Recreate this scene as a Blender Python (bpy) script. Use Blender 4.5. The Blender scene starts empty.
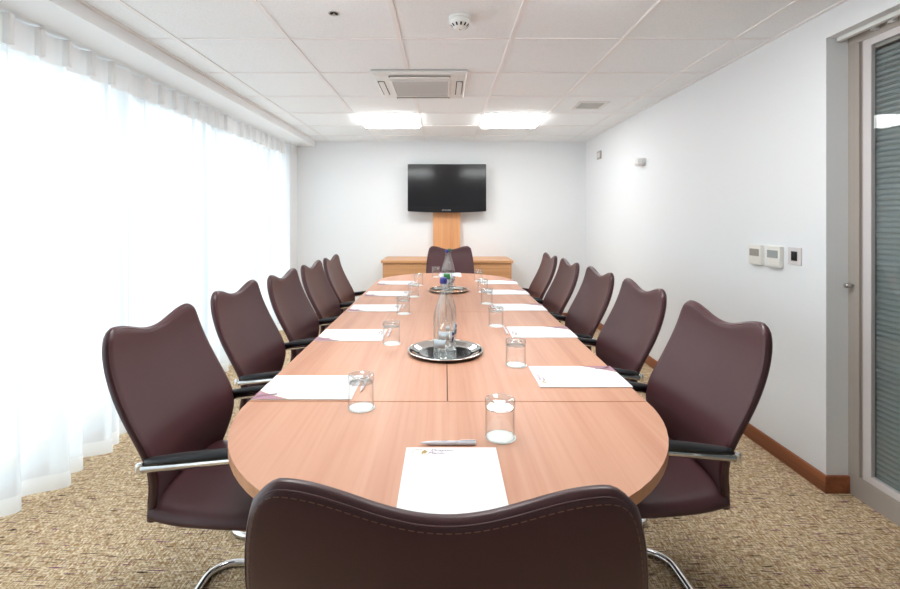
import bpy, bmesh, math, random
from mathutils import Vector, Matrix
C = bpy.context.scene.collection
PI = math.pi
random.seed(7)

# ------------------------------------------------------------------ camera
CZ = 1.274
cam_d = bpy.data.cameras.new('camera')
cam = bpy.data.objects.new('camera', cam_d); C.objects.link(cam)
cam.location = (0, 0, CZ); cam.rotation_euler = (PI/2, 0, 0)
cam_d.sensor_width = 36; cam_d.lens = 472/900*36
cam_d.shift_x = 5.5/900; cam_d.shift_y = -77/900
cam_d.clip_start = .02; cam_d.clip_end = 60
bpy.context.scene.camera = cam
# ------------------------------------------------------------------ world and lights
W = bpy.data.worlds.new('overcast_sky'); bpy.context.scene.world = W
W.use_nodes = True
bg = W.node_tree.nodes['Background']
bg.inputs[0].default_value = (.88, .95, 1, 1); bg.inputs[1].default_value = 1.6
def area(name, loc, rot, sx, sy, power, col=(1, 1, 1)):
    d = bpy.data.lights.new(name, 'AREA'); d.shape = 'RECTANGLE'; d.size = sx; d.size_y = sy
    d.energy = power; d.color = col
    o = bpy.data.objects.new(name, d); C.objects.link(o); o.location = loc; o.rotation_euler = rot
    return o
# overcast daylight outside the glazed left side
area('daylight', (-3.4, 3.0, 1.55), (0, -PI/2, 0), 3.6, 13.0, 172, (.86, .965, 1))
vs = bpy.context.scene.view_settings
vs.view_transform = 'Standard'; vs.look = 'None'; vs.gamma = 1; vs.use_curve_mapping = False
vs.exposure = 0.45
CEIL_LIGHT = 12.5      # emission of the ceiling light diffusers
cy = bpy.context.scene.cycles
cy.transparent_max_bounces = 24; cy.max_bounces = 10; cy.diffuse_bounces = 5
cy.caustics_reflective = False; cy.caustics_refractive = False

# ------------------------------------------------------------------ materials
def s2l(c): return tuple((v/255/12.92 if v/255 <= .04045 else ((v/255+.055)/1.055)**2.4) for v in c)
def mat(name, col, rough=.5, metal=0, spec=.5, **kw):
    m = bpy.data.materials.new(name); m.use_nodes = True
    b = m.node_tree.nodes['Principled BSDF']
    b.inputs['Base Color'].default_value = (*col, 1); b.inputs['Roughness'].default_value = rough
    b.inputs['Metallic'].default_value = metal; b.inputs['Specular IOR Level'].default_value = spec
    for k, v in kw.items(): b.inputs[k.replace('_', ' ')].default_value = v
    return m
def nt(m): return m.node_tree.nodes, m.node_tree.links
def coords(m, scale=(1, 1, 1), rot=(0, 0, 0), obj=True):
    n, l = nt(m)
    tc = n.new('ShaderNodeTexCoord'); mp = n.new('ShaderNodeMapping')
    mp.inputs['Scale'].default_value = scale; mp.inputs['Rotation'].default_value = rot
    l.new(tc.outputs['Object' if obj else 'Generated'], mp.inputs['Vector'])
    return mp.outputs[0]
def noise(m, vec, scale, detail=3, dist=0, rough=.5):
    n, l = nt(m); t = n.new('ShaderNodeTexNoise')
    t.inputs['Scale'].default_value = scale; t.inputs['Detail'].default_value = detail
    t.inputs['Distortion'].default_value = dist; t.inputs['Roughness'].default_value = rough
    l.new(vec, t.inputs['Vector']); return t.outputs[0]
def ramp(m, fac, stops):
    n, l = nt(m); r = n.new('ShaderNodeValToRGB'); l.new(fac, r.inputs[0])
    e = r.color_ramp.elements
    while len(e) < len(stops): e.new(.5)
    for i, (p, c) in enumerate(stops): e[i].position = p; e[i].color = (*c, 1)
    return r.outputs[0]
def mixc(m, a, b, fac, mode='MIX'):
    n, l = nt(m); x = n.new('ShaderNodeMix'); x.data_type = 'RGBA'; x.blend_type = mode
    for s, v in ((x.inputs[0], fac), (x.inputs[6], a), (x.inputs[7], b)):
        if isinstance(v, (int, float)): s.default_value = v
        elif isinstance(v, tuple): s.default_value = (*v, 1)
        else: l.new(v, s)
    return x.outputs[2]
def setcol(m, out): nt(m)[1].new(out, m.node_tree.nodes['Principled BSDF'].inputs['Base Color'])
def bump(m, h, strength=.2, dist=.002):
    n, l = nt(m); b = n.new('ShaderNodeBump'); b.inputs['Strength'].default_value = strength
    b.inputs['Distance'].default_value = dist; l.new(h, b.inputs['Height'])
    l.new(b.outputs[0], n['Principled BSDF'].inputs['Normal'])

M = {}
def painted(name, col, rough=.7):
    m = mat(name, col, rough, spec=.3)
    v = coords(m); setcol(m, mixc(m, col, tuple(c*.97 for c in col), noise(m, v, 1.3, 4)))
    bump(m, noise(m, v, 260, 2), .06, .001); return m
M['wall'] = painted('white_wall_paint', (.82, .835, .85))
M['reveal'] = painted('white_soffit_paint', (.92, .94, .955))
m = M['tile'] = mat('mineral_ceiling_tile', (.78, .765, .755), .85, spec=.2)
v = coords(m); f = noise(m, v, 190, 3)
setcol(m, ramp(m, f, [(.30, (.82, .845, .86)), (.48, (.91, .935, .95)), (1, (.92, .94, .955))])); bump(m, f, .15, .002)
M['tbar'] = mat('white_ceiling_grid', (.88, .87, .87), .45)
def woodmat(name, dark, mid, light, axis='y', rough=.35, sc=1.0, coat=0.0):
    m = mat(name, mid, rough, spec=.45, Coat_Weight=coat, Coat_Roughness=.15)
    lng = {'x': (.5, 9, 9), 'y': (9, .5, 9), 'z': (9, 9, .5)}[axis]
    v = coords(m, tuple(s*sc for s in lng))
    fine = {'x': (2, 90, 90), 'y': (90, 2, 90), 'z': (90, 90, 2)}[axis]
    v2 = coords(m, tuple(s*sc for s in fine))
    a = noise(m, v, 1.0, 5, .9); b = noise(m, v2, 1.0, 3)
    n, l = nt(m)
    w = n.new('ShaderNodeTexWave'); w.wave_type = 'RINGS'; w.inputs['Scale'].default_value = .45
    w.inputs['Distortion'].default_value = 7; w.inputs['Detail'].default_value = 2; l.new(v, w.inputs['Vector'])
    c = ramp(m, a, [(.28, dark), (.5, mid), (.72, light)])
    c2 = ramp(m, w.outputs[1], [(0, mid), (.75, light), (.95, dark)])
    c = mixc(m, c, c2, .28)
    c = mixc(m, c, ramp(m, b, [(.3, dark), (.55, light)]), .22)
    setcol(m, c); return m
M['beech'] = woodmat('beech_veneer', s2l((180, 124, 97)), s2l((197, 143, 116)), s2l((206, 157, 131)), 'y', .42)
M['beech_edge'] = woodmat('beech_lipping', s2l((190, 130, 92)), s2l((208, 146, 106)), s2l((222, 164, 124)), 'x', .35)
M['oak'] = woodmat('credenza_veneer', s2l((184, 128, 84)), s2l((206, 152, 106)), s2l((220, 168, 122)), 'x', .4)
M['oak_v'] = woodmat('pylon_veneer', s2l((192, 132, 86)), s2l((212, 156, 110)), s2l((226, 172, 126)), 'z', .4)
M['skirting'] = woodmat('red_brown_skirting', s2l((70, 34, 20)), s2l((136, 76, 46)), s2l((172, 104, 66)), 'y', .35)
# leather
def leather(name, col, rough=.36):
    m = mat(name, col, rough, spec=.5)
    v = coords(m); f = noise(m, v, 6, 4)
    setcol(m, mixc(m, tuple(c*.86 for c in col), tuple(min(1, c*1.14) for c in col), f))
    n, l = nt(m); vo = n.new('ShaderNodeTexVoronoi'); vo.inputs['Scale'].default_value = 420; l.new(v, vo.inputs['Vector'])
    bump(m, vo.outputs[0], .10, .0008); return m
M['leather'] = leather('burgundy_leather', s2l((72, 39, 43)))
M['piping'] = leather('burgundy_piping', s2l((84, 52, 54)), .42)
M['thread'] = mat('tan_thread', s2l((126, 92, 74)), .8)
M['chrome'] = mat('chrome', (.82, .82, .83), .12, 1)
M['steel'] = mat('polished_steel', (.80, .80, .79), .05, 1)
M['nickel'] = mat('brushed_nickel', (.55, .52, .49), .35, 1)
M['black'] = mat('black_plastic', (.014, .015, .018), .38)
M['dark'] = mat('dark_opening', (.01, .01, .01), .8)
M['screen'] = mat('television_glass', (.012, .012, .014), .12, spec=.5)
M['bezel'] = mat('glossy_black_bezel', (.010, .010, .012), .12, spec=.6)
M['paper'] = mat('white_paper', (.84, .84, .86), .8, spec=.2)
M['coaster'] = mat('white_card', (.95, .95, .93), .85, spec=.2)
M['plastic'] = mat('white_plastic', (.82, .82, .80), .4)
M['cream'] = mat('cream_plastic', (.78, .76, .71), .4)
M['lcd'] = mat('grey_lcd', (.33, .36, .36), .25)
M['lcd_b'] = mat('brown_lcd', (.34, .31, .28), .25)
M['grey'] = mat('grey_powder_coat', s2l((172, 163, 155)), .45)
M['lgrey'] = mat('satin_aluminium', s2l((214, 208, 208)), .4, .0)
M['grille'] = mat('grey_filter_mesh', (.52, .53, .52), .7)
v = coords(M['grille'], (1, 1, 1)); n, l = nt(M['grille'])
w = n.new('ShaderNodeTexWave'); w.bands_direction = 'Y'; w.inputs['Scale'].default_value = 30; l.new(v, w.inputs[0])
setcol(M['grille'], ramp(M['grille'], w.outputs[1], [(0, (.42, .43, .42)), (1, (.62, .63, .62))]))
M['purple'] = mat('purple_print', s2l((168, 128, 142)), .7)
M['purple_light'] = mat('pale_purple_print', s2l((200, 175, 188)), .7)
M['ink'] = mat('plum_ink', s2l((112, 52, 84)), .7)
M['gold'] = mat('gold_ink', s2l((178, 150, 84)), .7)
M['silver'] = mat('silver_plastic', s2l((226, 226, 234)), .35, .0)
M['blue'] = mat('blue_cap', s2l((58, 62, 140)), .4)
M['green'] = mat('green_cap', s2l((46, 122, 70)), .4)
M['label_blue'] = mat('pale_blue_label', s2l((196, 214, 224)), .6)
M['label_navy'] = mat('navy_label_print', s2l((70, 72, 150)), .6)
M['slat'] = mat('grey_blind_slat', s2l((128, 136, 134)), .5)
# emission diffuser
m = M['diffuser'] = mat('light_diffuser', (.9, .9, .88), .5)
b = m.node_tree.nodes['Principled BSDF']; b.inputs['Emission Color'].default_value = (.97, 1, 1, 1); b.inputs['Emission Strength'].default_value = CEIL_LIGHT
# clear glass: thin layers, no bending
def glass(name, tint=(.995, .999, .998), lo=.04, hi=.75, ior=1.45, edge=(.84, .88, .88), ep=3.0, blend=.5, spec=.035):
    m = bpy.data.materials.new(name); m.use_nodes = True; n, l = nt(m); n.clear()
    out = n.new('ShaderNodeOutputMaterial'); tr = n.new('ShaderNodeBsdfTransparent'); gl = n.new('ShaderNodeBsdfGlossy')
    gl.inputs['Roughness'].default_value = .02
    lw = n.new('ShaderNodeLayerWeight'); lw.inputs[0].default_value = blend
    pw = n.new('ShaderNodeMath'); pw.operation = 'POWER'; pw.inputs[1].default_value = ep; l.new(lw.outputs['Facing'], pw.inputs[0])
    mx = n.new('ShaderNodeMix'); mx.data_type = 'RGBA'; mx.inputs[6].default_value = (*tint, 1); mx.inputs[7].default_value = (*edge, 1)
    p5 = n.new('ShaderNodeMath'); p5.operation = 'POWER'; p5.inputs[1].default_value = 5; l.new(lw.outputs['Facing'], p5.inputs[0])
    fr = n.new('ShaderNodeMath'); fr.operation = 'MULTIPLY_ADD'; fr.inputs[1].default_value = .90; fr.inputs[2].default_value = spec; l.new(p5.outputs[0], fr.inputs[0])
    l.new(pw.outputs[0], mx.inputs[0]); l.new(mx.outputs[2], tr.inputs[0])
    ms = n.new('ShaderNodeMixShader'); l.new(fr.outputs[0], ms.inputs[0]); l.new(tr.outputs[0], ms.inputs[1]); l.new(gl.outputs[0], ms.inputs[2])
    l.new(ms.outputs[0], out.inputs[0]); return m
M['glass'] = glass('clear_glass')
M['bottle'] = glass('bottle_glass', (.99, .997, .995), edge=(.76, .82, .83), ep=2.4, spec=.07)
M['pane'] = glass('window_glass', (.97, .985, .99), edge=(.9, .93, .93))
M['thick_glass'] = glass('thick_glass_base', (.975, .985, .985), edge=(.55, .62, .64), ep=2.2, spec=.11)
# sheer fabric
def sheer(name, col, transp, transl):
    m = bpy.data.materials.new(name); m.use_nodes = True; n, l = nt(m); n.clear()
    out = n.new('ShaderNodeOutputMaterial'); tr = n.new('ShaderNodeBsdfTransparent'); tl = n.new('ShaderNodeBsdfTranslucent'); df = n.new('ShaderNodeBsdfDiffuse')
    tl.inputs[0].default_value = (*col, 1); df.inputs[0].default_value = (*col, 1)
    a = n.new('ShaderNodeMixShader'); a.inputs[0].default_value = transl; l.new(df.outputs[0], a.inputs[1]); l.new(tl.outputs[0], a.inputs[2])
    # a fine weave shows more thread when seen at a slant
    lw = n.new('ShaderNodeLayerWeight'); lw.inputs[0].default_value = .5
    mr = n.new('ShaderNodeMapRange'); mr.inputs[3].default_value = transp; mr.inputs[4].default_value = transp*.25
    l.new(lw.outputs['Facing'], mr.inputs[0])
    bb = n.new('ShaderNodeMixShader'); l.new(mr.outputs[0], bb.inputs[0]); l.new(a.outputs[0], bb.inputs[1]); l.new(tr.outputs[0], bb.inputs[2])
    l.new(bb.outputs[0], out.inputs[0]); return m
M['sheer'] = sheer('white_voile', (.92, .95, .965), .24, .50)
M['hem'] = sheer('white_voile_hem', (.94, .95, .95), .12, .5)
M['heading'] = sheer('white_heading_tape', (.97, .97, .97), .02, .14)
# carpet
m = M['carpet'] = mat('woven_carpet', (.35, .27, .17), .95, spec=.1)
v = coords(m)
def dashes(rot, sx, sy, lo, hi, off=0):
    sx *= 1.45; sy *= 1.45
    vv = coords(m, (sx, sy, 1), (0, 0, rot)); 
    n, l = nt(m); ad = n.new('ShaderNodeVectorMath'); ad.inputs[1].default_value = (off, off*1.7, 0); l.new(vv, ad.inputs[0])
    return ramp(m, noise(m, ad.outputs[0], 1, 1), [(lo, (0, 0, 0)), (hi, (1, 1, 1))])
base = ramp(m, noise(m, v, 150, 3), [(.30, s2l((150, 122, 92))), (.5, s2l((194, 168, 132))), (.70, s2l((228, 208, 176)))])
c = base
c = mixc(m, c, s2l((232, 212, 180)), dashes(0, 22, 120, .54, .62, 3))
c = mixc(m, c, s2l((168, 134, 98)), dashes(0, 20, 110, .56, .64, 21))
c = mixc(m, c, s2l((236, 218, 188)), dashes(0, 120, 22, .57, .63, 9))
c = mixc(m, c, s2l((164, 128, 92)), dashes(0, 110, 20, .58, .64, 33))
c = mixc(m, c, s2l((124, 72, 104)), dashes(0, 9, 100, .66, .69, 55))
c = mixc(m, c, s2l((132, 86, 110)), dashes(0, 130, 12, .70, .73, 77))
c = mixc(m, c, s2l((50, 38, 28)), dashes(0, 8, 100, .66, .69, 91))
c = mixc(m, c, s2l((70, 54, 42)), dashes(0, 130, 10, .71, .74, 17))
setcol(m, c)
n, l = nt(m); ck = n.new('ShaderNodeTexWave'); ck.inputs['Scale'].default_value = 38; ck.bands_direction = 'DIAGONAL'; l.new(v, ck.inputs[0])
bump(m, mixc(m, ck.outputs[0], noise(m, v, 220, 2), .6), .5, .004)

# ------------------------------------------------------------------ mesh helpers
def obj(name, bm, mats, parent=None, smooth=False, loc=None):
    me = bpy.data.meshes.new(name)
    bmesh.ops.recalc_face_normals(bm, faces=bm.faces[:])
    bm.to_mesh(me); bm.free()
    if not isinstance(mats, (list, tuple)): mats = [mats]
    for x in mats: me.materials.append(M[x] if isinstance(x, str) else x)
    if smooth:
        for p in me.polygons: p.use_smooth = True
    o = bpy.data.objects.new(name, me); C.objects.link(o)
    if parent: o.parent = parent
    if loc: o.location = loc
    return o
def add_box(bm, x0, x1, y0, y1, z0, z1, bev=0, mi=0, seg=2):
    vs_ = [bm.verts.new((x, y, z)) for x in (x0, x1) for y in (y0, y1) for z in (z0, z1)]
    fs = [(0, 1, 3, 2), (4, 6, 7, 5), (0, 4, 5, 1), (2, 3, 7, 6), (0, 2, 6, 4), (1, 5, 7, 3)]
    ff = []
    for q in fs:
        f = bm.faces.new([vs_[i] for i in q]); f.material_index = mi; ff.append(f)
    if bev:
        es = set(e for f in ff for e in f.edges)
        r = bmesh.ops.bevel(bm, geom=list(es), offset=bev, segments=seg, affect='EDGES', profile=.7)
        for f in r['faces']: f.material_index = mi
    return bm
def box(x0, x1, y0, y1, z0, z1, bev=0, mi=0): return add_box(bmesh.new(), x0, x1, y0, y1, z0, z1, bev, mi)
def add_lathe(bm, prof, seg=32, cx=0, cy=0, mi=0, cap0=True, cap1=True, axis='z', close=False):
    rings = []
    for r, z in prof:
        ring = []
        for i in range(seg):
            a = 2*PI*i/seg; p = (r*math.cos(a), r*math.sin(a), z)
            if axis == 'x': p = (z, p[0], p[1])
            if axis == 'y': p = (p[0], z, p[1])
            ring.append(bm.verts.new((p[0]+cx, p[1]+cy, p[2])))
        rings.append(ring)
    pairs = list(zip(rings, rings[1:]))
    if close: pairs.append((rings[-1], rings[0]))
    for a, b in pairs:
        for i in range(seg):
            f = bm.faces.new((a[i], a[(i+1) % seg], b[(i+1) % seg], b[i])); f.material_index = mi
    if not close:
        if cap0: bm.faces.new(rings[0][::-1]).material_index = mi
        if cap1: bm.faces.new(rings[-1]).material_index = mi
    return bm
def lathe(prof, seg=32, **k): return add_lathe(bmesh.new(), prof, seg, **k)
def fillet(pts, rad, seg=7, closed=False):
    pts = [Vector(p) for p in pts]; out = []
    n = len(pts)
    for i, p in enumerate(pts):
        r = rad[i] if isinstance(rad, (list, tuple)) else rad
        if (not closed and i in (0, n-1)) or r == 0: out.append(p); continue
        a = pts[(i-1) % n]-p; b = pts[(i+1) % n]-p
        la, lb = a.length, b.length; a.normalize(); b.normalize()
        ang = a.angle(b); d = min(r/math.tan(ang/2), la*.49, lb*.49); rr = d*math.tan(ang/2)
        bis = (a+b).normalized(); c = p+bis*(rr/math.sin(ang/2))
        s, e = p+a*d-c, p+b*d-c
        tot = s.angle(e); ax = s.cross(e).normalized()
        for k in range(seg+1): out.append(c+Matrix.Rotation(tot*k/seg, 3, ax) @ s)
    return out
def add_tube(bm, pts, r, seg=12, mi=0, closed=False, cap=True, sx=1.0):
    pts = [Vector(p) for p in pts]; n = len(pts); rings = []
    up = None
    for i, p in enumerate(pts):
        if closed: t = (pts[(i+1) % n]-pts[i-1]).normalized()
        else: t = (pts[min(i+1, n-1)]-pts[max(i-1, 0)]).normalized()
        if up is None:
            up = Vector((0, 0, 1)) if abs(t.z) < .9 else Vector((1, 0, 0))
        u = (up-t*up.dot(t))
        u = u.normalized() if u.length > 1e-6 else t.orthogonal().normalized()
        up = u; w = t.cross(u)
        rings.append([bm.verts.new(p+(u*math.cos(2*PI*k/seg)+w*math.sin(2*PI*k/seg)*sx)*r) for k in range(seg)])
    pr = list(zip(rings, rings[1:]))
    if closed: pr.append((rings[-1], rings[0]))
    for a, b in pr:
        for k in range(seg):
            bm.faces.new((a[k], a[(k+1) % seg], b[(k+1) % seg], b[k])).material_index = mi
    if cap and not closed:
        bm.faces.new(rings[0][::-1]).material_index = mi; bm.faces.new(rings[-1]).material_index = mi
    return bm
def prism(poly, z0, z1, mi=0, bm=None, bev=0):
    bm = bm or bmesh.new()
    a = [bm.verts.new((x, y, z0)) for x, y in poly]; b = [bm.verts.new((x, y, z1)) for x, y in poly]
    fs = [bm.faces.new(a[::-1]), bm.faces.new(b)]
    for i in range(len(poly)):
        j = (i+1) % len(poly); bm.faces.new((a[i], a[j], b[j], b[i]))
    if bev:
        bmesh.ops.bevel(bm, geom=[e for f in fs for e in f.edges], offset=bev, segments=2, affect='EDGES')
    return bm
def tag(o, label, cat, group=None):
    o['label'] = label; o['category'] = cat
    if group: o['group'] = group
    return o
def thing(name, label, cat, loc=(0, 0, 0), rz=0, group=None):
    o = bpy.data.objects.new(name, None); C.objects.link(o); o.empty_display_size = .1
    o.location = loc; o.rotation_euler = (0, 0, rz)
    return tag(o, label, cat, group)
def struct(name, bm, mats, parent=None, smooth=False):
    o = obj(name, bm, mats, parent, smooth)
    if not parent: o['kind'] = 'structure'
    return o
def copy_tree(o, parent=None):
    c = o.copy(); C.objects.link(c)
    if parent: c.parent = parent
    for ch in list(o.children): copy_tree(ch, c)
    return c
def subsurf(o, lv=1):
    md = o.modifiers.new('subdivision', 'SUBSURF'); md.levels = lv; md.render_levels = lv

# ------------------------------------------------------------------ room shell
XR, XL, YB, YN = 1.771, -1.62, 5.916, -2.9
CH = 2.229; SOF = 2.164; XO = -2.02
struct('floor', box(-2.3, 3.2, YN-.1, YB+.1, -.06, 0), 'carpet')
# ceiling: recessed tiles behind a lay-in grid
bm = bmesh.new()
add_box(bm, XL-.02, XR+.3, YN-.1, YB+.1, CH+.005, CH+.06, mi=0)
TW = .024
for k in range(-3, 5):
    x = .36+.6*k
    if XL < x < XR: add_box(bm, x-TW/2, x+TW/2, YN, YB, CH, CH+.0055, mi=1)
y = 4.335+.6*2
while y > YN:
    xs = [XL]+[.36+.6*k for k in range(-3, 3) if XL < .36+.6*k < XR]+[XR]
    for a, b_ in zip(xs, xs[1:]): add_box(bm, a+TW/2, b_-TW/2, y-TW/2, y+TW/2, CH+.001, CH+.0055, mi=1)
    y -= .6
# wall angle round the edge
add_box(bm, XL, XL+.022, YN, YB, CH-.002, CH+.0055, mi=1); add_box(bm, XR-.02, XR, YN, YB, CH-.002, CH+.0055, mi=1)
add_box(bm, XL+.022, XR-.02, YB-.02, YB, CH-.002, CH+.0055, mi=1)
struct('ceiling', bm, ['tile', 'tbar'])
struct('ceiling_bulkhead', box(-2.3, XL, YN-.1, YB+.1, SOF, CH+.06, .004), 'reveal')
struct('wall_back', box(-2.3, 3.3, YB, YB+.12, 0, CH+.06), 'wall')
struct('wall_front', box(-2.3, 3.3, YN-.12, YN, 0, CH+.06), 'wall')
# right wall with the deep opening of the glazed partition
OY1, OY0, OZ = 2.19, -.30, 2.106
bm = bmesh.new()
add_box(bm, XR, XR+.22, OY1, YB, 0, CH+.06); add_box(bm, XR, XR+.22, YN, OY0, 0, CH+.06)
add_box(bm, XR, XR+.22, OY0, OY1, OZ, CH+.06)
struct('wall_right', bm, 'wall')
# left wall: lintel, pier and near return, low kerb
bm = bmesh.new()
add_box(bm, -2.14, XO-.03, YN, 5.63, 2.10, SOF); add_box(bm, -2.14, -1.843, 5.63, YB, 0, SOF)
add_box(bm, -2.14, XO-.03, YN, 5.63, 0, .02); add_box(bm, -2.14, -1.9, YN, -1.12, 0, SOF)
struct('wall_left', bm, 'wall')
struct('baseboard_left', box(XO+.012, XO+.026, -1.12, 5.63, 0, .050, .003), 'skirting')
bm = bmesh.new()
add_box(bm, XR-.014, XR, OY1-.014, YB, 0, .080, .003); add_box(bm, XR, XR+.10, OY1-.014, OY1, 0, .080, .003)
struct('baseboard_right', bm, 'skirting')
m = woodmat('red_brown_skirting_across', s2l((70, 34, 20)), s2l((136, 76, 46)), s2l((172, 104, 66)), 'x', .35); M['skirting_x'] = m
struct('baseboard_back', box(-1.843, XR-.014, YB-.014, YB, 0, .080, .003), 'skirting_x')
# glazing on the left
wf = struct('window_1', bmesh.new(), 'lgrey'); 
bm = bmesh.new()
X0, X1 = XO-.10, XO+.01
ys = [-1.12, -.10, .93, 1.95, 2.975, 3.98, 5.08, 5.63]
add_box(bm, X0, X1, -1.12, 5.63, 2.065, 2.10, .004); add_box(bm, X0, X1, -1.12, 5.63, .02, .045, .004)
for y in ys: add_box(bm, X0+.002, X1-.002, max(y-.04, -1.12), min(y+.04, 5.63), .045, 2.065)
M['frame_dark'] = mat('slate_window_frame', s2l((104, 112, 120)), .5)
obj('window_frame', bm, 'frame_dark', wf)
for a, b_ in zip(ys, ys[1:]): obj('window_pane', box(XO-.024, XO-.018, a+.03, b_-.03, .04, 2.07), 'pane', wf)

# ------------------------------------------------------------------ glazed partition on the right (door_1)
DX = XR+.101
d1 = struct('door_1', bmesh.new(), 'grey')
bm = bmesh.new()
add_box(bm, DX, DX+.10, 2.132, 2.19, .10, 2.066, .003); add_box(bm, DX, DX+.10, OY0, 2.19, 0, .10, .003)
add_box(bm, DX, DX+.10, OY0, 2.19, 2.066, 2.106, .002); add_box(bm, DX, DX+.10, OY0, OY0+.06, .10, 2.066, .003)
add_box(bm, DX+.012, DX+.09, 2.116, 2.132, .10, 2.066)
obj('outer_frame', bm, 'grey', d1)
bm = bmesh.new(); XI = DX+.004
for (a, b_) in ((1.13, 2.116), (OY0+.06, 1.13)):
    add_box(bm, XI, XI+.02, b_-.040, b_, .10, 2.066, .003); add_box(bm, XI, XI+.02, a, a+.040, .10, 2.066, .003)
    add_box(bm, XI, XI+.02, a+.04, b_-.04, .10, .132, .003); add_box(bm, XI, XI+.02, a+.04, b_-.04, 2.034, 2.066, .003)
obj('inner_frame', bm, 'lgrey', d1)
for (a, b_) in ((1.17, 2.076), (OY0+.10, 1.09)):
    p = obj('glass_pane', box(XI+.006, XI+.012, a, b_, .132, 2.034), 'pane', d1)
    bm = bmesh.new()
    k = 0; z = .118
    while z < 2.02:
        # closed slats, slightly crowned
        pts = [(-.0035, -.0125), (.0, -.006), (.0012, 0), (.001, .006), (.0035, .0125)]
        prev = None
        for (dx, dz) in pts:
            c_ = XI+.027+dx*1.2
            va = bm.verts.new((c_, a-.030, z+dz)); vb = bm.verts.new((c_, b_+.030, z+dz))
            if prev: bm.faces.new((prev[0], prev[1], vb, va))
            prev = (va, vb)
        z += .0235
    obj('venetian_blind', bm, 'slat', d1)
    obj('blind_rail', box(XI+.020, XI+.045, a-.03, b_+.03, 2.020, 2.060), 'grey', d1)
bm = bmesh.new()
add_lathe(bm, [(.006, 0), (.006, -.014), (.0105, -.016), (.0115, -.020), (.0115, -.034), (.010, -.036)], 20, axis='x')
o = obj('handle', bm, 'nickel', d1, True); o.location = (DX, 2.163, .962)
bm = bmesh.new()
add_box(bm, XR+.045, XR+.067, OY0, OY1-.004, OZ-.018, OZ, .003)
tr_ = struct('trim_1', bm, 'plastic')
bm = bmesh.new()
for y in (2.035, 1.955, 1.6, 1.2): add_box(bm, XR+.074, XR+.096, y-.012, y+.012, OZ-.022, OZ, .002)
obj('rail_bracket', bm, 'plastic', tr_)
# corridor behind the partition
struct('wall_corridor', box(3.1, 3.2, YN, YB, 0, CH+.06), 'wall')
struct('ceiling_corridor', box(XR+.22, 3.2, YN, YB, CH+.02, CH+.06), 'tile')

# ------------------------------------------------------------------ curtains
def curtain(y0, y1, label, seed, group):
    rnd = random.Random(seed)
    root = thing('sheer_curtain', label, 'curtain', (-1.9, (y0+y1)/2, 0), 0, group)
    cyy = (y0+y1)/2
    P = .152
    n = max(2, round((y1-y0)/P)); P = (y1-y0)/n
    ph = [rnd.uniform(-.25, .25) for _ in range(n+2)]; am = [rnd.uniform(.75, 1.25) for _ in range(n+2)]
    def X(y, z):
        s = (y-y0)/P; k = int(min(max(s, 0), n-1e-6)); fr = s-k
        t = 1-z/2.14
        # pinch pleat near the top: narrow ridge; lower: round folds opening toward the hem
        w = .10+.50*min(1, t*2.2)
        d = min(fr, 1-fr)                    # distance to pleat line
        top = math.exp(-(d/.10)**2)*.030
        kk = k if fr < .5 else k+1
        sgn = am[kk]
        dd = abs(s-kk-ph[kk]*min(1, t*1.5))
        low = math.cos(min(dd/.58, 1)*PI)*.5+.5
        g = min(1, max(0, (t-.06)*2.0)); g = g*g*(3-2*g)
        drift = .018*math.sin(s*1.9+seed)*t+.012*math.sin(s*5.3+seed*2)*t
        off = top*(1-g)+g*(low*(.045+.075*t)*sgn+drift)
        ends = min(1, min(s, n-s)/.45); ends = max(0, ends)
        off = off*ends+.022*(1-ends)
        return -1.912+off - (-1.9)
    N = int((y1-y0)/.0115)
    def strip(name, zs, mname, dx=0, th=None):
        bm = bmesh.new(); rows = []
        for z in zs:
            rows.append([bm.verts.new((X(y0+(y1-y0)*i/N, z)+dx, y0+(y1-y0)*i/N-cyy, z)) for i in range(N+1)])
        for a, b_ in zip(rows, rows[1:]):
            for i in range(N): bm.faces.new((a[i], a[i+1], b_[i+1], b_[i]))
        return obj(name, bm, mname, root, True)
    strip('drape', [.086+(2.02-.086)*i/22 for i in range(23)], 'sheer')
    strip('hem', [.014, .035, .06, .086], 'hem')
    strip('heading', [2.02, 2.055, 2.09, 2.125, 2.156], 'heading')
    # stitched pinch pleats of the heading
    for k in range(1, n):
        y = y0+k*P-cyy; bm = bmesh.new()
        add_box(bm, .010, .040, y-.0135, y+.0135, 2.022, 2.153, .006, seg=2)
        obj('pinch_pleat', bm, 'heading', root, True)
    return root
g = 'sheer curtains along the glazed wall'
curtain(-1.11, .929, 'sheer white curtain at the near end of the glazed left wall', 3, g)
curtain(.93, 2.819, 'sheer white pleated curtain beside the nearest left chair, nearest the camera in view', 5, g)
curtain(2.82, 4.209, 'sheer white pleated curtain in the middle of the glazed left wall', 8, g)
curtain(4.21, 5.62, 'sheer white pleated curtain farthest back, ending at the white pier', 13, g)

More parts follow.
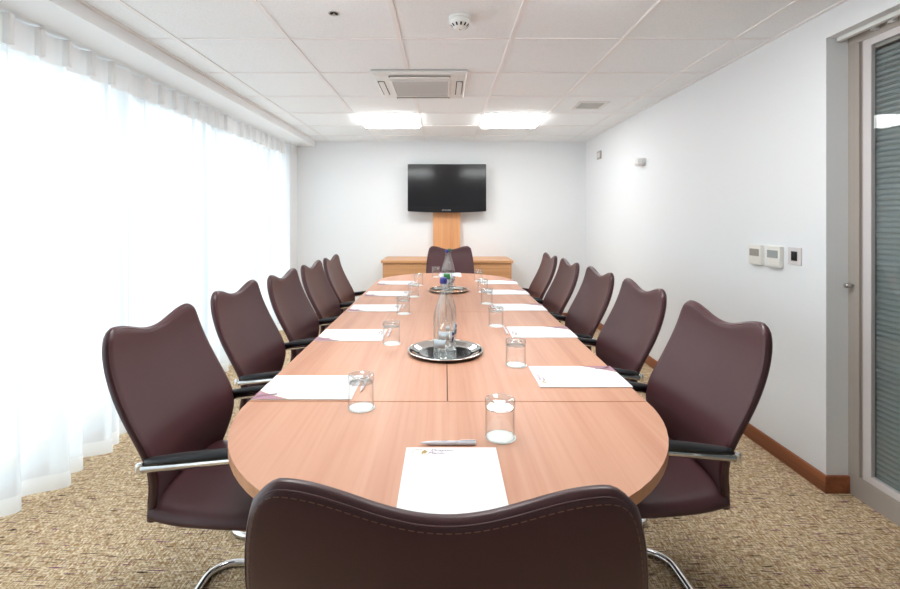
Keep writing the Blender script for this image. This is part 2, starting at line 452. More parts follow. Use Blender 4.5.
# ------------------------------------------------------------------ ceiling fixtures
def ceiling_light(x, y, label):
    t = thing('ceiling_light', label, 'ceiling light', (x, y, CH), 0, 'square ceiling lights')
    bm = bmesh.new(); h = .298
    for (a, b_, c_, d_) in ((-h, h, -h, -h+.008), (-h, h, h-.008, h), (-h, -h+.008, -h+.008, h-.008), (h-.008, h, -h+.008, h-.008)):
        add_box(bm, a, b_, c_, d_, -.004, .004)
    obj('frame', bm, 'tbar', t)
    obj('diffuser', box(-h+.022, h-.022, -h+.024, h-.010, -.026, .004, .004), 'diffuser', t)
ceiling_light(-.54, 4.635, 'lit white square ceiling light left of the television, near the back wall')
ceiling_light(.66, 4.635, 'lit white square ceiling light right of the television, near the back wall')
ceiling_light(-.54, 1.635, 'added out-of-view square ceiling light over the left edge of the table')  # this pair is added out of view to brighten table and room
ceiling_light(.66, 1.635, 'added out-of-view square ceiling light over the right edge of the table')
# air conditioning cassette
t = thing('air_conditioning_unit', 'square white air conditioning cassette with grey filter grille set in the ceiling', 'air conditioner', (-.165, 3.385, CH))
bm = bmesh.new()
h = .315
# stepped, chamfered panel
prof = [(h, 0), (h, -.010), (h-.010, -.022), (h-.05, -.028)]
rows = []
for s_, z in prof: rows.append([bm.verts.new((sx*s_, sy*s_*1.03, z)) for sx, sy in ((-1, -1), (1, -1), (1, 1), (-1, 1))])
for a, b_ in zip(rows, rows[1:]):
    for i in range(4): bm.faces.new((a[i], a[(i+1) % 4], b_[(i+1) % 4], b_[i]))
bm.faces.new(rows[-1])
obj('panel', bm, 'plastic', t)
bm = bmesh.new(); add_box(bm, -.190, .190, -.200, .200, -.034, -.027, .003)
obj('filter_grille', bm, 'grille', t)
bm = bmesh.new()
for (a, b_, c_, d_) in ((-.205, -.19, -.215, .215), (.19, .205, -.215, .215), (-.19, .19, -.215, -.2), (-.19, .19, .2, .215)): add_box(bm, a, b_, c_, d_, -.037, -.027, .002)
obj('grille_frame', bm, 'plastic', t)
for (a, b_, c_, d_) in ((-.288, -.248, -.17, .17), (.248, .288, -.17, .17), (-.20, .20, -.292, -.258), (-.20, .20, .258, .292)):
    bm = bmesh.new()
    add_box(bm, a-.003, b_+.003, c_-.003, d_+.003, -.0295, -.0285); obj('air_slot', bm, 'dark', t)
    bm = bmesh.new(); add_box(bm, a+.003, b_-.001, c_+.003, d_-.001, -.0335, -.0300, .0015); obj('air_flap', bm, 'plastic', t)
# smoke detector
t = thing('smoke_detector', 'round white smoke detector with dark vents on the ceiling', 'smoke detector', (.074, 2.262, CH+.005))
obj('base_plate', lathe([(.053, 0), (.053, -.010), (.050, -.012)], 40), 'plastic', t, True)
obj('body', lathe([(.050, -.012), (.051, -.028), (.046, -.036), (.030, -.052), (.024, -.056), (.012, -.058)], 40), 'plastic', t, True)
bm = bmesh.new()
for k in range(12):
    a = 2*PI*k/12+.1; cs, sn = math.cos(a), math.sin(a)
    p = [(.0445, -.0375), (.034, -.0488)]
    tx, ty = -sn*.0042, cs*.0042
    vs4 = [bm.verts.new((r*cs*1.012+s_*tx, r*sn*1.012+s_*ty, z-.001)) for (r, z) in p for s_ in (-1, 1)]
    bm.faces.new((vs4[0], vs4[1], vs4[3], vs4[2]))
bmesh.ops.solidify(bm, geom=bm.faces[:], thickness=.0012)
obj('vent_slot', bm, 'dark', t)
obj('indicator', lathe([(.003, -.0575), (.003, -.060)], 12), 'green', t)
# sprinkler hole
t = thing('sprinkler_head', 'small dark round recessed sprinkler in the ceiling left of the smoke detector', 'sprinkler', (-.52, 2.22, CH+.005))
bm = bmesh.new(); add_lathe(bm, [(.020, .0), (.026, 0), (.026, -.003), (.020, -.002)], 28, close=True)
obj('escutcheon', bm, 'nickel', t, True)
obj('recess', lathe([(.020, 0), (.020, -.0012)], 28), 'dark', t)
obj('deflector', lathe([(.004, -.0012), (.004, -.007), (.011, -.008), (.011, -.0095)], 20), 'nickel', t)
# small ceiling vent
t = thing('ceiling_vent', 'small square white ceiling vent to the right of the ceiling lights', 'vent', (1.24, 4.03, CH+.005))
bm = bmesh.new(); h = .132
for (a, b_, c_, d_) in ((-h, h, -h, -h+.03), (-h, h, h-.03, h), (-h, -h+.03, -h+.03, h-.03), (h-.03, h, -h+.03, h-.03)): add_box(bm, a, b_, c_, d_, -.009, 0, .002)
obj('vent_frame', bm, 'plastic', t); obj('vent_mesh', box(-h+.03, h-.03, -h+.03, h-.03, -.004, 0), 'grille', t)

# ------------------------------------------------------------------ wall fixtures (right wall)
t = thing('motion_sensor', 'small white wedge motion sensor high on the right wall', 'sensor', (XR, 4.208, 1.735))
poly = [(0, -.06), (-.035, -.062), (-.068, -.045), (-.075, 0), (-.068, .045), (-.035, .062), (0, .06)]
obj('housing', prism(poly, .014, .064, bev=.004), 'plastic', t)
obj('lens', prism([(x*.86, y*.86) for x, y in poly], 0, .014, bev=.003), 'lgrey', t)
t = thing('wall_sounder', 'tiny grey box high on the right wall beside the back corner', 'alarm box', (XR, 5.38, 1.94))
obj('case', box(-.016, 0, -.06, .06, 0, .09, .003), 'grey', t); obj('grille', box(-.0185, -.016, -.042, .042, .018, .072, .001), 'lgrey', t)
def thermostat(y0, y1, z0, z1, label, lcd):
    t = thing('thermostat', label, 'thermostat', (XR, (y0+y1)/2, z0), 0, 'wall thermostats')
    w = (y1-y0)/2; h = z1-z0
    obj('backplate', box(-.006, 0, -w+.003, w-.003, .003, h-.003, .001), 'plastic', t)
    obj('case', box(-.024, -.006, -w, w, 0, h, .004), 'cream', t)
    obj('display', box(-.0262, -.024, -w*.74, w*.74, h*.44, h*.80, .0008), lcd, t)
    obj('cover_flap', box(-.0262, -.024, -w*.86, w*.86, h*.07, h*.38, .001), 'cream', t)
    bm = bmesh.new()
    for k in range(3): add_box(bm, -.0268, -.0262, -w*.5+k*w*.4, -w*.3+k*w*.4, h*.455, h*.475)
    obj('button', bm, 'grey', t)
thermostat(2.610, 2.715, 1.010, 1.120, 'cream thermostat with a brownish display, farther of the pair on the right wall', 'lcd_b')
thermostat(2.460, 2.568, 1.010, 1.122, 'cream thermostat with a blue-grey display, between another thermostat and the steel switch', 'lcd')
t = thing('light_switch', 'brushed steel switch plate with a dark rocker on the right wall near the door', 'switch', (XR, 2.382, 1.035))
obj('plate', box(-.006, 0, -.044, .044, 0, .088, .002), 'lgrey', t)
obj('insert', box(-.0085, -.006, -.020, .020, .020, .068, .001), 'black', t)
obj('rocker', box(-.0125, -.0085, -.011, .011, .026, .062, .001), 'bezel', t)

# ------------------------------------------------------------------ television, pylon, credenza
t = thing('credenza', 'low oak-veneer credenza against the back wall', 'cabinet', (.03, 5.64, 0))
obj('body', box(-.735, .735, -.255, .262, .05, .756, .002), 'oak', t)
obj('plinth', box(-.70, .70, -.225, .255, 0, .05), 'oak', t)
obj('top', box(-.752, .752, -.285, .266, .756, .786, .002), 'oak', t)
for k in range(4):
    x0 = -.733+k*.3665
    d = obj('door', box(x0+.0015, x0+.365, -.273, -.255, .055, .751, .001), 'oak', t)
    obj('door_knob', lathe([(.004, -.273), (.004, -.287), (.010, -.289), (.010, -.298)], 16, axis='y', cx=x0+(.33 if k % 2 == 0 else .036)), 'nickel', d)
    d.children[0].location = (0, 0, .62)
tp = thing('television_pylon', 'tall narrow oak-veneer panel rising from the credenza behind the television', 'panel', (.027, 5.872, .786))
obj('panel', box(-.168, .168, -.028, .040, 0, 1.06, .002), 'oak_v', tp)
t = thing('television', 'wide flat black television on the oak pylon above the credenza', 'television', (.030, 5.79, 1.338))
HW, HH = .479, .587
poly = [(-HW, .012)]+[(HW*(-1+2*i/16), .012-.016*(1-(-1+2*i/16)**2)) for i in range(1, 16)]+[(HW, .012), (HW, HH-.006), (HW-.004, HH), (-HW+.004, HH), (-HW, HH-.006)]
bm = prism(poly, -.035, .03, bev=.004); bm.transform(Matrix.Rotation(PI/2, 4, 'X'))
obj('bezel', bm, 'bezel', t)
obj('screen', box(-HW+.042, HW-.042, -.0320, -.0295, .075, HH-.035, .0006), 'screen', t)
obj('wall_bracket', box(-.12, .12, .034, .054, .15, .45), 'black', t)
obj('back_housing', box(-HW+.06, HW-.06, .02, .036, .05, HH-.05, .006), 'black', t)
def text_bm(s, size, font_shear=.2, depth=.0002):
    cu = bpy.data.curves.new('text', 'FONT'); cu.body = s; cu.size = size; cu.shear = font_shear; cu.extrude = depth; cu.resolution_u = 2
    cu.align_x = 'LEFT'
    o = bpy.data.objects.new('tmp', cu); C.objects.link(o)
    dg = bpy.context.evaluated_depsgraph_get(); me = bpy.data.meshes.new_from_object(o.evaluated_get(dg))
    bm = bmesh.new(); bm.from_mesh(me); bpy.data.objects.remove(o); bpy.data.curves.remove(cu); bpy.data.meshes.remove(me)
    return bm
bm = text_bm('SAMSUNG', .024, 0)
bm.transform(Matrix.Translation((-.062, -.0355, .018)) @ Matrix.Rotation(PI/2, 4, 'X'))
M['mark'] = mat('silver_mark', (.55, .55, .56), .3)
obj('maker_mark', bm, 'mark', t)

# ------------------------------------------------------------------ table
TX, TR, TZ = .009, .590, .73
Y0, Y1, Y2, Y3 = 1.395, 2.720, 4.045, 4.045
TY1 = 4.045
def half(cy_, s, n=40):
    return [(TR*math.cos(PI*i/n), s*TR*math.sin(PI*i/n)) for i in range(n+1)]
t = thing('conference_table', 'long beech-veneer boardroom table with rounded ends in the middle of the room', 'table', (TX, 2.72, 0))
def section(poly, name='tabletop_section'):
    bm = prism(poly, TZ-.026, TZ, bev=.0012)
    for f in bm.faces:
        f.material_index = 1 if abs(f.normal.z) < .5 else 0
    bm.normal_update()
    for f in bm.faces: f.material_index = 1 if abs(f.normal.z) < .5 else 0
    return obj(name, bm, ['beech', 'beech_edge'], t)
G = .0013
near = [(x, -y+(Y0-2.72)) for x, y in half(0, 1)]
near = [(x, y-G) for x, y in near]
section(near)
section([(x, y+(TY1-2.72)+G) for x, y in half(0, 1)])
for (a, b_) in ((Y0, Y1), (Y1, TY1)):
    for (c_, d_) in ((-TR, -G), (G, TR)):
        section([(c_, a-2.72+G), (d_, a-2.72+G), (d_, b_-2.72-G), (c_, b_-2.72-G)])
for y in (-1.35, -.66, .66, 1.35):
    bm = bmesh.new(); add_lathe(bm, [(.16, 0), (.16, .006), (.13, .012), (.04, .020), (.032, .03), (.032, TZ-.04), (.06, TZ-.035), (.06, TZ-.0265)], 32, cy=y)
    obj('leg', bm, 'chrome', t, True)
bm = bmesh.new(); add_box(bm, -.02, .02, -1.35, 1.35, TZ-.07, TZ-.0265)
obj('beam', bm, 'black', t)

# ------------------------------------------------------------------ chairs
def interp(tab, z):
    # smooth monotone cubic through the table
    if z <= tab[0][0]: return tab[0][1]
    if z >= tab[-1][0]: return tab[-1][1]
    n_ = len(tab); d = [(tab[i+1][1]-tab[i][1])/(tab[i+1][0]-tab[i][0]) for i in range(n_-1)]
    mm = [d[0]]+[(d[i-1]+d[i])/2 if d[i-1]*d[i] > 0 else 0 for i in range(1, n_-1)]+[d[-1]]
    for i in range(n_-1):
        if z <= tab[i+1][0]:
            h = tab[i+1][0]-tab[i][0]; k = (z-tab[i][0])/h
            return (tab[i][1]*(2*k**3-3*k**2+1)+h*mm[i]*(k**3-2*k**2+k)+tab[i+1][1]*(-2*k**3+3*k**2)+h*mm[i+1]*(k**3-k**2))
HWT = [(.436, .188), (.462, .193), (.50, .205), (.55, .222), (.60, .238), (.65, .248), (.70, .2510), (.78, .2485), (.86, .239), (.92, .228), (.975, .213)]
YT = [(.436, -.216), (.462, -.212), (.50, -.203), (.54, -.192), (.58, -.185), (.62, -.186), (.66, -.200), (.72, -.229), (.78, -.257), (.84, -.280), (.90, -.296), (.975, -.304)]
ZB = .440
def ztop(u):
    a = abs(u); pk = .86
    if a <= pk: return .972-.036*(.5+.5*math.cos(PI*a/pk))
    return .972-.026*((a-pk)/(1-pk))**2.2
def back_pt(u, tt, side, T=.027):
    zt = ztop(u); z = ZB+tt*(zt-ZB)
    # let horizontal rows stay level low down
    x = u*interp(HWT, z)
    y = interp(YT, z)
    y += (.024*abs(u)**2.4)*(.35+.65*min(1, max(0, (.98-z)/.3)))     # side wings curve forward
    e = max(0, 1-(1-abs(u))/.055); e2 = max(0, 1-(1-tt)/.035)
    k = math.sqrt(max(.10, 1-e*e))*math.sqrt(max(.10, 1-e2*e2))
    y += side*T/2*k
    return Vector((x, y, z))
NU, NV = 40, 36
us = [-1+2*i/NU for i in range(NU+1)]
us = [math.copysign(1-(1-abs(u))**1.35, u) for u in us]
ts = [1-(1-j/NV)**1.3 for j in range(NV+1)]
def backrest_bm():
    bm = bmesh.new(); G_ = {}
    for s_ in (1, -1):
        for i, u in enumerate(us):
            for j, tt in enumerate(ts): G_[s_, i, j] = bm.verts.new(back_pt(u, tt, s_))
    for s_ in (1, -1):
        for i in range(NU):
            for j in range(NV): bm.faces.new((G_[s_, i, j], G_[s_, i+1, j], G_[s_, i+1, j+1], G_[s_, i, j+1]))
    for i in range(NU):
        for j in (0, NV): bm.faces.new((G_[1, i, j], G_[1, i+1, j], G_[-1, i+1, j], G_[-1, i, j]))
    for j in range(NV):
        for i in (0, NU): bm.faces.new((G_[1, i, j], G_[1, i, j+1], G_[-1, i, j+1], G_[-1, i, j]))
    return bm
def outline(side, inset=.0):
    pts = []
    K = .985-inset*1.0
    for j in range(0, 34): pts.append(back_pt(-K, .10+.88*j/33, side))
    for i in range(1, 60): pts.append(back_pt(-K+2*K*i/60, .988-inset*.45, side))
    for j in range(33, -1, -1): pts.append(back_pt(K, .10+.88*j/33, side))
    # soften the corner
    for _ in range(2):
        pts = [pts[0]]+[(pts[i-1]+pts[i]*2+pts[i+1])/4 for i in range(1, len(pts)-1)]+[pts[-1]]
    return pts
def resample(pts, step):
    out = [pts[0]]; acc = 0
    for a, b_ in zip(pts, pts[1:]):
        L = (b_-a).length; d = step-acc
        while d < L: out.append(a+(b_-a)*(d/L)); d += step
        acc = (acc+L) % step
    return out
def make_chair():
    root = thing('conference_chair', 'x', 'chair', (0, 0, 0))
    br = obj('backrest', backrest_bm(), 'leather', root, True)
    for s_ in (1, -1):
        bm = bmesh.new()
        ol = outline(s_); add_tube(bm, [p+Vector((0, s_*.0001, 0)) for p in ol], .0013, 6)
        obj('piping', bm, 'piping', br, True)
    bm = bmesh.new()
    for s_, ins in ((-1, .026),):
        ol = resample(outline(s_, ins), .0035)
        for k in range(0, len(ol)-2, 3):
            a, b_ = ol[k]+Vector((0, s_*.0006, 0)), ol[k+2]+Vector((0, s_*.0006, 0))
            add_tube(bm, [a, b_], .0006, 4)
    obj('stitching', bm, 'thread', br)
    # seat: thin crowned cushion with rolled sides and a waterfall front
    bm = bmesh.new(); n1, n2 = 28, 28; T_ = {}
    ya, yb = -.190, .275
    for i in range(n1+1):
        for j in range(n2+1):
            u = -1+2*i/n1; v_ = j/n2
            u = math.copysign(1-(1-abs(u))**1.5, u)
            vv = .5-.5*math.cos(PI*v_)
            hw = .206+.030*math.sin(min(1, vv*1.4)*PI/2)
            y = ya+(yb-ya)*vv
            rnd_ = 1-.055*(abs(u)**6)*(vv**8)
            e = max(abs(u)**7, max(0, (vv-.9)/.1)**2.5, max(0, (.06-vv)/.06)**3)
            zc = .466+.010*(1-u*u)-.020*max(0, (vv-.7)/.3)**2+.012*max(0, (.25-vv)/.25)**2
            th = .022*math.sqrt(max(.03, 1-min(1, e)**2))
            for s_ in (1, -1): T_[s_, i, j] = bm.verts.new((u*hw*rnd_, y, zc+s_*th-.012*abs(u)**6))
    for s_ in (1, -1):
        for i in range(n1):
            for j in range(n2): bm.faces.new((T_[s_, i, j], T_[s_, i+1, j], T_[s_, i+1, j+1], T_[s_, i, j+1]))
    for i in range(n1):
        for j in (0, n2): bm.faces.new((T_[1, i, j], T_[1, i+1, j], T_[-1, i+1, j], T_[-1, i, j]))
    for j in range(n2):
        for i in (0, n1): bm.faces.new((T_[1, i, j], T_[1, i, j+1], T_[-1, i, j+1], T_[-1, i, j]))
    st = obj('seat', bm, 'leather', root, True)
    # cantilever frame: arms, front uprights, floor runners, rear floor bar in one bent tube
    bw = .246
    half_ = [(bw, -.176, .620), (bw, .205, .656), (bw+.001, .235, .0125), (bw+.003, -.225, .0125)]
    pts = [(-x, y, z) for x, y, z in half_]+[(x, y, z) for x, y, z in half_[::-1]]
    pts = fillet(pts, [0, .06, .07, .085, .085, .07, .06, 0])
    bm = bmesh.new(); add_tube(bm, pts, .0122, 14)
    obj('frame', bm, 'chrome', root, True)
    bm = bmesh.new()
    for s_ in (-1, 1):
        add_tube(bm, [(s_*.225, -.172, .620), (s_*bw, -.172, .620)], .009, 10)
        add_box(bm, s_*.250-.006, s_*.250+.006, -.190, -.172, .608, .634, .004)
    # seat carrier
    add_tube(bm, fillet([(-bw, .222, .415), (-.15, .222, .430), (.15, .222, .430), (bw, .222, .415)], .03), .009, 10)
    for s_ in (-1, 1): add_tube(bm, fillet([(s_*.15, .222, .430), (s_*.15, .0, .430), (s_*.15, -.19, .445)], .05), .009, 10)
    obj('bracket', bm, 'chrome', root, True)
    for s_ in (-1, 1):
        bm = bmesh.new(); n_ = 14; rings = []
        for i in range(n_+1):
            v_ = i/n_; y = -.168+.32*v_; w = .0175*math.sqrt(max(.2, 1-(2*v_-1)**8)); zt = .644+.030*v_+.005*math.sin(PI*v_)
            zb = .631+.030*v_; r_ = []
            for (dx, z) in ((-w, zb), (w, zb), (w*1.02, zb+.009), (w*.8, zt-.002), (w*.3, zt+.001), (-w*.3, zt+.001), (-w*.8, zt-.002), (-w*1.02, zb+.009)):
                r_.append(bm.verts.new((s_*bw+dx, y, z)))
            rings.append(r_)
        for a, b_ in zip(rings, rings[1:]):
            for k in range(8): bm.faces.new((a[k], a[(k+1) % 8], b_[(k+1) % 8], b_[k]))
        bm.faces.new(rings[0][::-1]); bm.faces.new(rings[-1])
        obj('armrest', bm, 'black', root, True)
    return root
chair0 = make_chair(); used = [False]
def chair(x, y, rz, label, group='burgundy conference chairs round the table'):
    c = copy_tree(chair0) if used[0] else chair0
    used[0] = True
    c.location = (x, y, 0); c.rotation_euler = (0, 0, rz); tag(c, label, 'chair', group)
    return c
R = math.radians
LC = [(-.612, 1.478, 0), (-.640, 2.118, 0), (-.612, 2.650, 0), (-.602, 3.186, 0), (-.598, 3.72, 0)]
RC = [(.609, 1.530, R(1.5)), (.620, 2.177, 0), (.612, 2.76, 0), (.590, 3.34, 0), (.582, 3.92, 0)]
LL = ['burgundy leather chair on the left side of the table, nearest the camera',
      'burgundy leather chair on the left side, second from the camera',
      'burgundy leather chair third of the five along the left side of the table',
      'burgundy leather chair on the left side, second from the back wall',
      'burgundy leather chair on the left side, closest to the back wall']
RL = ['burgundy leather chair on the right side of the table, nearest the glazed door',
      'burgundy leather chair on the right side, second from the camera',
      'burgundy leather chair third of the five along the right side of the table',
      'burgundy leather chair on the right side, second from the back wall',
      'burgundy leather chair on the right side, closest to the back wall']
for (x, y, a), s_ in zip(LC, LL): chair(x, y, -PI/2+a, s_)
for (x, y, a), s_ in zip(RC, RL): chair(x, y, PI/2+a, s_)
chair(.009, .834, R(-2.2), 'burgundy leather chair seen from behind at the near rounded end of the table')
chair(.058, 4.70, PI, 'burgundy leather chair at the far end of the table below the television')

# ------------------------------------------------------------------ notepads
def make_pad():
    # local: portrait page, origin at centre, +y towards the top of the page, seen by the sitter
    r = obj('notepad', prism([(-.105, -.1485), (.105, -.1485), (.105, .1485), (-.105, .1485)], 0, .0035), 'paper')
    # corner design, lower right: swoosh
    def swoosh(k, z, mname, name):
        n_ = 20; arc = []
        for i in range(n_+1):
            q = i/n_; x = .105-.068*k*(1-q)**1.0; yv = -.1485+(.105*k)*(q**1.7)+.012*k*math.sin(q*PI)
            arc.append((x, yv))
        arc[-1] = (.105, arc[-1][1])
        poly = [(.105, -.1485)]+[(arc[i][0], max(arc[i][1], -.1485)) for i in range(n_, -1, -1)]
        return obj(name, prism(poly, .0035, .0035+z), mname, r)
    swoosh(1.06, .00025, 'gold', 'gold_edge_print'); swoosh(1, .0005, 'purple', 'corner_print')
    bm = bmesh.new()
    add_tube(bm, [(.098-.030*q, -.143+.060*q*q, .0041) for q in (0, .25, .5, .75, 1)], .0028, 5, sx=.2)
    obj('highlight_print', bm, 'purple_light', r)
    bm = text_bm('Drayton', .0155, .25, .0001); bm.transform(Matrix.Translation((-.0475, .1300, .0037)))
    obj('logo_line', bm, 'ink', r)
    bm = text_bm('Manor', .0155, .25, .0001); bm.transform(Matrix.Translation((-.054, .1170, .0037)))
    obj('logo_line', bm, 'ink', r)
    bm = bmesh.new()
    # arc sweep and a small crest
    pts = []
    for i in range(13):
        a = PI*(.45+.75*i/12); pts.append((-.070+.020*math.cos(a), .127+.0125*math.sin(a), .0037))
    add_tube(bm, pts, .0007, 4, sx=.5)
    add_box(bm, -.078, -.054, .1145, .1152, .0035, .0038)
    for (cx_, cy_, rr) in ((-.064, .127, .0042), (-.060, .132, .003), (-.057, .128, .0028), (-.066, .1215, .003), (-.060, .1225, .0028), (-.0625, .1345, .002)):
        add_lathe(bm, [(rr, .0035), (rr, .0038)], 10, cx=cx_, cy=cy_)
    obj('logo_crest', bm, 'gold', r)
    bm = text_bm('· · · · · · ·', .005, 0, .0001); bm.free()
    return r
pad0 = make_pad(); padn = [0]
ORD = ['nearest the camera', 'second from the camera', 'third of the five', 'fourth from the camera', 'farthest from the camera']
def pad(x, y, rz, label):
    p = copy_tree(pad0) if padn[0] else pad0; padn[0] = 1
    p.location = (x, y, TZ+.0002); p.rotation_euler = (0, 0, rz)
    tag(p, label, 'notepad', 'white notepads on the table')
    return p
padL = [1.510, 2.178, 2.83, 3.36, 3.92]; padR = [1.612, 2.235, 2.855, 3.43, 3.95]
xl = [-.427, -.425, -.415, -.408, -.400]; xr = [.4535, .455, .452, .452, .455]
for i in range(5): pad(xl[i], padL[i], -PI/2, 'white notepad with purple corner, left side of table, '+ORD[i])
for i in range(5): pad(xr[i], padR[i], PI/2, 'white notepad with purple corner, right side of table, '+ORD[i])
pf = pad(.0155, .9605, 0, 'white notepad with a small logo on the near rounded end of the table')
pad(.05, 4.465, PI, 'white notepad at the far rounded end of the table, before the far chair')
for ch in list(pf.children):      # the page at the near end has no corner design
    if ch.name.split('.')[0] in ('gold_edge_print', 'corner_print', 'highlight_print'): bpy.data.objects.remove(ch)

# ------------------------------------------------------------------ pens
def make_pen():
    r = thing('pen', 'x', 'pen')
    bm = lathe([(.0008, -.068), (.0022, -.062), (.0038, -.050), (.0048, -.030), (.0050, 0), (.0050, .020)], 16, axis='x')
    obj('barrel', bm, 'silver', r, True)
    bm = lathe([(.0050, .0205), (.0052, .022), (.0052, .062), (.0044, .065)], 16, axis='x')
    obj('cap', bm, 'silver', r, True)
    bm = bmesh.new(); add_box(bm, .028, .064, -.0015, .0015, .0058, .0070, .0004)
    add_box(bm, .060, .064, -.0015, .0015, .0040, .0062)
    obj('clip', bm, 'silver', r)
    bm = text_bm('Drayton', .0048, .2, .0001); bm.transform(Matrix.Translation((-.018, .0002, .0052)))
    obj('printed_mark', bm, 'ink', r)
    bm = text_bm('Manor', .0048, .2, .0001); bm.transform(Matrix.Translation((-.018, -.0040, .0048)))
    obj('printed_mark', bm, 'ink', r)
    bm = lathe([(.0014, .0049), (.0014, .0054)], 8, cx=-.022); obj('printed_crest', bm, 'gold', r)
    return r
pen0 = make_pen(); pn = [0]
def pen(x, y, rz, label):
    p = copy_tree(pen0) if pn[0] else pen0; pn[0] = 1
    p.location = (x, y, TZ+.0054); p.rotation_euler = (0, 0, rz); tag(p, label, 'pen', 'silver pens on the table')
pen(.010, 1.128, 0, 'silver pen lying above the notepad at the near end of the table')
for i in range(5): pen(xl[i]+.167, padL[i]+.02, PI/2, 'silver pen beside the left-hand notepad '+ORD[i])
for i in range(1, 5): pen(xr[i]-.163, padR[i]+.015, -PI/2, 'silver pen beside the right-hand notepad '+ORD[i])

# ------------------------------------------------------------------ coasters and upturned tumblers
def make_glass():
    r = thing('glass_tumbler', 'x', 'glass')
    prof = [(.0365, 0), (.0367, .02), (.0367, .060), (.0372, .076), (.0372, .090), (.0350, .0935), (.0300, .0925), (.022, .0885)]
    inner = [(.0345, .0), (.0345, .060), (.0320, .072)]
    bm = bmesh.new(); add_lathe(bm, prof[:3]+[(.0368, .0725)], 40, cap0=False, cap1=False)
    add_lathe(bm, inner, 40, cap0=False, cap1=True)
    rr = [(.0345, 0), (.0350, -.0006+.001), (.0360, .0), (.0365, 0)]
    obj('wall', bm, 'glass', r, True)
    bm = bmesh.new(); add_lathe(bm, [(.0320, .0725), (.0368, .0725), (.0374, .080), (.0372, .090), (.0350, .0935), (.0305, .0930), (.026, .0885), (.012, .087)], 40)
    obj('base', bm, 'thick_glass', r, True)
    bm = bmesh.new(); add_tube(bm, [(.0355*math.cos(2*PI*i/40), .0355*math.sin(2*PI*i/40), .0012) for i in range(40)], .0011, 6, closed=True)
    obj('rim', bm, 'thick_glass', r, True)
    return r
gl0 = make_glass(); co0 = obj('coaster', lathe([(.0375, 0), (.0375, .0012)], 40), 'coaster'); gn = [0]
def setting(x, y, where):
    g_ = copy_tree(gl0) if gn[0] else gl0; c_ = copy_tree(co0) if gn[0] else co0; gn[0] = 1
    c_.location = (x+.002, y-.001, TZ+.0002); g_.location = (x, y, TZ+.0016)
    tag(g_, 'upturned glass tumbler '+where, 'glass', 'upturned tumblers')
    tag(c_, 'round white paper coaster '+where, 'coaster', 'paper coasters')
GL = [(-.239, 1.351), (-.229, 2.035), (-.233, 2.67), (-.212, 3.243), (-.209, 3.79)]
GR = [(.263, 1.741), (.258, 2.367), (.266, 2.98), (.279, 3.447), (.290, 4.04)]
for i, (x, y) in enumerate(GL): setting(x, y, 'on the left half of the table, '+ORD[i])
for i, (x, y) in enumerate(GR): setting(x, y, 'on the right half of the table; '+ORD[i])
setting(.1375, 1.17, 'on the near rounded end, right of the pen')
setting(-.078, 4.316, 'on the far rounded end, before the far chair')

# ------------------------------------------------------------------ trays and bottles
def make_tray():
    r = thing('serving_tray', 'x', 'tray')
    bm = bmesh.new()
    prof = [(.0, .0), (.05, .0), (.100, .0), (.107, .0), (.1085, .0001), (.118, .002), (.138, .012), (.150, .0145), (.154, .0135), (.154, .0115), (.150, .0118), (.138, .0095), (.119, -.0004), (.108, -.001), (.05, -.001), (0, -.001)]
    add_lathe(bm, [(max(a, .0005), b_+.001) for a, b_ in prof], 72)
    bm.transform(Matrix.Scale(.975, 4))
    obj('dish', bm, 'steel', r, True)
    bm = bmesh.new(); add_tube(bm, [(.1492*math.cos(2*PI*i/72), .1492*math.sin(2*PI*i/72), .0142) for i in range(72)], .0016, 6, closed=True)
    obj('rim', bm, 'steel', r, True)
    return r
tray0 = make_tray(); tray0.location = (.004, 1.900, TZ+.0002)
tag(tray0, 'round polished steel tray on the near part of the table, under two bottles', 'tray', 'steel trays')
t2 = copy_tree(tray0); t2.location = (.030, 3.49, TZ+.0002); tag(t2, 'round polished steel tray on the far part of the table, under two bottles', 'tray', 'steel trays')
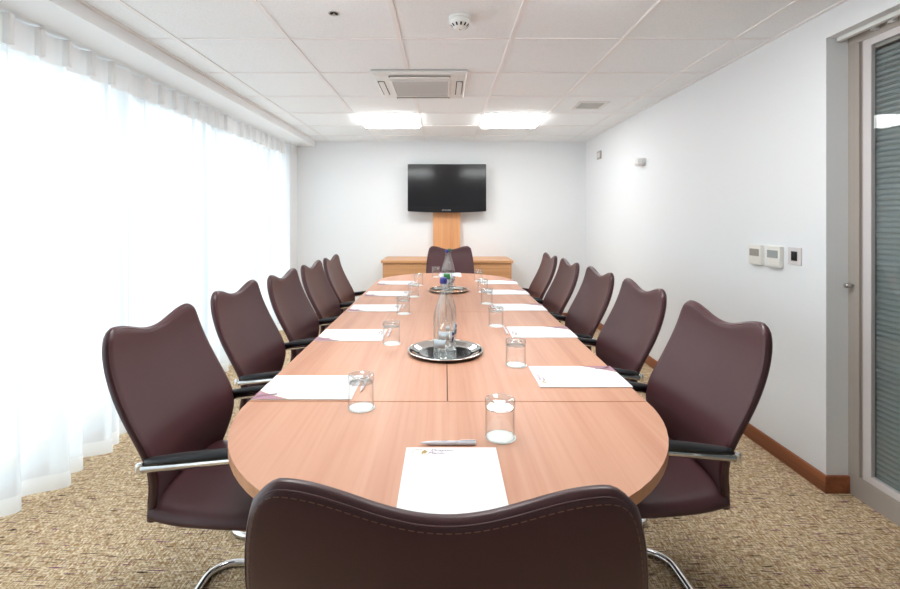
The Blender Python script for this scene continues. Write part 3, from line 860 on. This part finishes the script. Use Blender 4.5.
def make_bottle(cap, label, mark_rot):
    r = thing('water_bottle', label, 'bottle')
    K = .310/.305
    prof = [(.030, .001), (.0375, .004), (.0395, .012), (.0385, .022), (.0395, .030), (.0395, .145), (.0388, .160), (.034, .182), (.0262, .205), (.0190, .226), (.0150, .245), (.0130, .262), (.0126, .276), (.0140, .278), (.0140, .283)]
    bm = bmesh.new(); add_lathe(bm, [(a, b_*K) for a, b_ in prof], 48, cap0=True, cap1=False)
    add_lathe(bm, [(max(a-.0028, .008), b_*K) for a, b_ in prof[4:]], 48, cap0=True, cap1=False)
    obj('body', bm, 'bottle', r, True)
    bm = bmesh.new(); add_lathe(bm, [(.034, .003), (.0365, .008), (.0372, .014), (.0366, .020), (.030, .0225), (.012, .015)], 40)
    obj('base', bm, 'thick_glass', r, True)
    bm = bmesh.new(); n_ = 36
    prof = [(.0136, .283), (.0141, .285), (.0141, .297), (.0134, .3045), (.011, .3050)]
    add_lathe(bm, [(a, b_*K) for a, b_ in prof], 36)
    obj('cap', bm, cap, r, True)
    def patch(name, a0, a1, z0, z1, mname, rr=.0398):
        bm = bmesh.new(); k_ = 14; A = []
        for i in range(k_+1):
            a = R(a0+(a1-a0)*i/k_); A.append([bm.verts.new((q*math.sin(a), -q*math.cos(a), z)) for q in (rr, rr+.0003) for z in (z0, z1)])
        for p, q in zip(A, A[1:]):
            bm.faces.new((p[0], q[0], q[1], p[1])); bm.faces.new((p[2], p[3], q[3], q[2])); bm.faces.new((p[1], q[1], q[3], p[3])); bm.faces.new((p[0], p[2], q[2], q[0]))
        bm.faces.new((A[0][0], A[0][1], A[0][3], A[0][2])); bm.faces.new((A[-1][0], A[-1][2], A[-1][3], A[-1][1]))
        return obj(name, bm, mname, r, True)
    lb = patch('label', -62+mark_rot, 10+mark_rot, .046, .078, 'label_blue')
    patch('small_label', -12+mark_rot, 14+mark_rot, .082, .100, 'label_blue')
    patch('side_label', 40+mark_rot, 100+mark_rot, .064, .108, 'label_blue', .0397)
    for (z0, z1, s_) in ((.090, .106, -1), (.066, .084, 1)):   # two navy wedge marks
        bm = bmesh.new(); A = []
        for i in range(9):
            q = i/8; a = R(56+34*q+mark_rot); zc = (z0 if s_ < 0 else z1); zz = (z0+(z1-z0)*(1-q*.8)) if s_ < 0 else (z1-(z1-z0)*(1-q*.8))
            A.append((bm.verts.new((.0404*math.sin(a), -.0404*math.cos(a), zc)), bm.verts.new((.0404*math.sin(a), -.0404*math.cos(a), zz))))
        for p, q in zip(A, A[1:]): bm.faces.new((p[0], q[0], q[1], p[1]))
        bmesh.ops.solidify(bm, geom=bm.faces[:], thickness=.0003)
        obj('label_mark', bm, 'label_navy', r)
    return r
gB = 'glass water bottles on trays'
TB = TZ+.0016
b1 = make_bottle('blue', 'x', 0); b2 = make_bottle('green', 'x', 4)
b3, b4 = copy_tree(b1), copy_tree(b2)
for b_, loc, s_ in ((b1, (-.004, 1.826), 'clear glass water bottle with a blue cap on the near tray'),
                    (b2, (.010, 1.955), 'clear glass water bottle with a green cap on the near tray, behind the blue-capped one'),
                    (b3, (.018, 3.42), 'clear glass water bottle with a blue cap on the far tray'),
                    (b4, (.036, 3.54), 'clear glass water bottle with a green cap on the far tray, behind the blue-capped one')):
    b_.location = (*loc, TB); tag(b_, s_, 'bottle', gB)
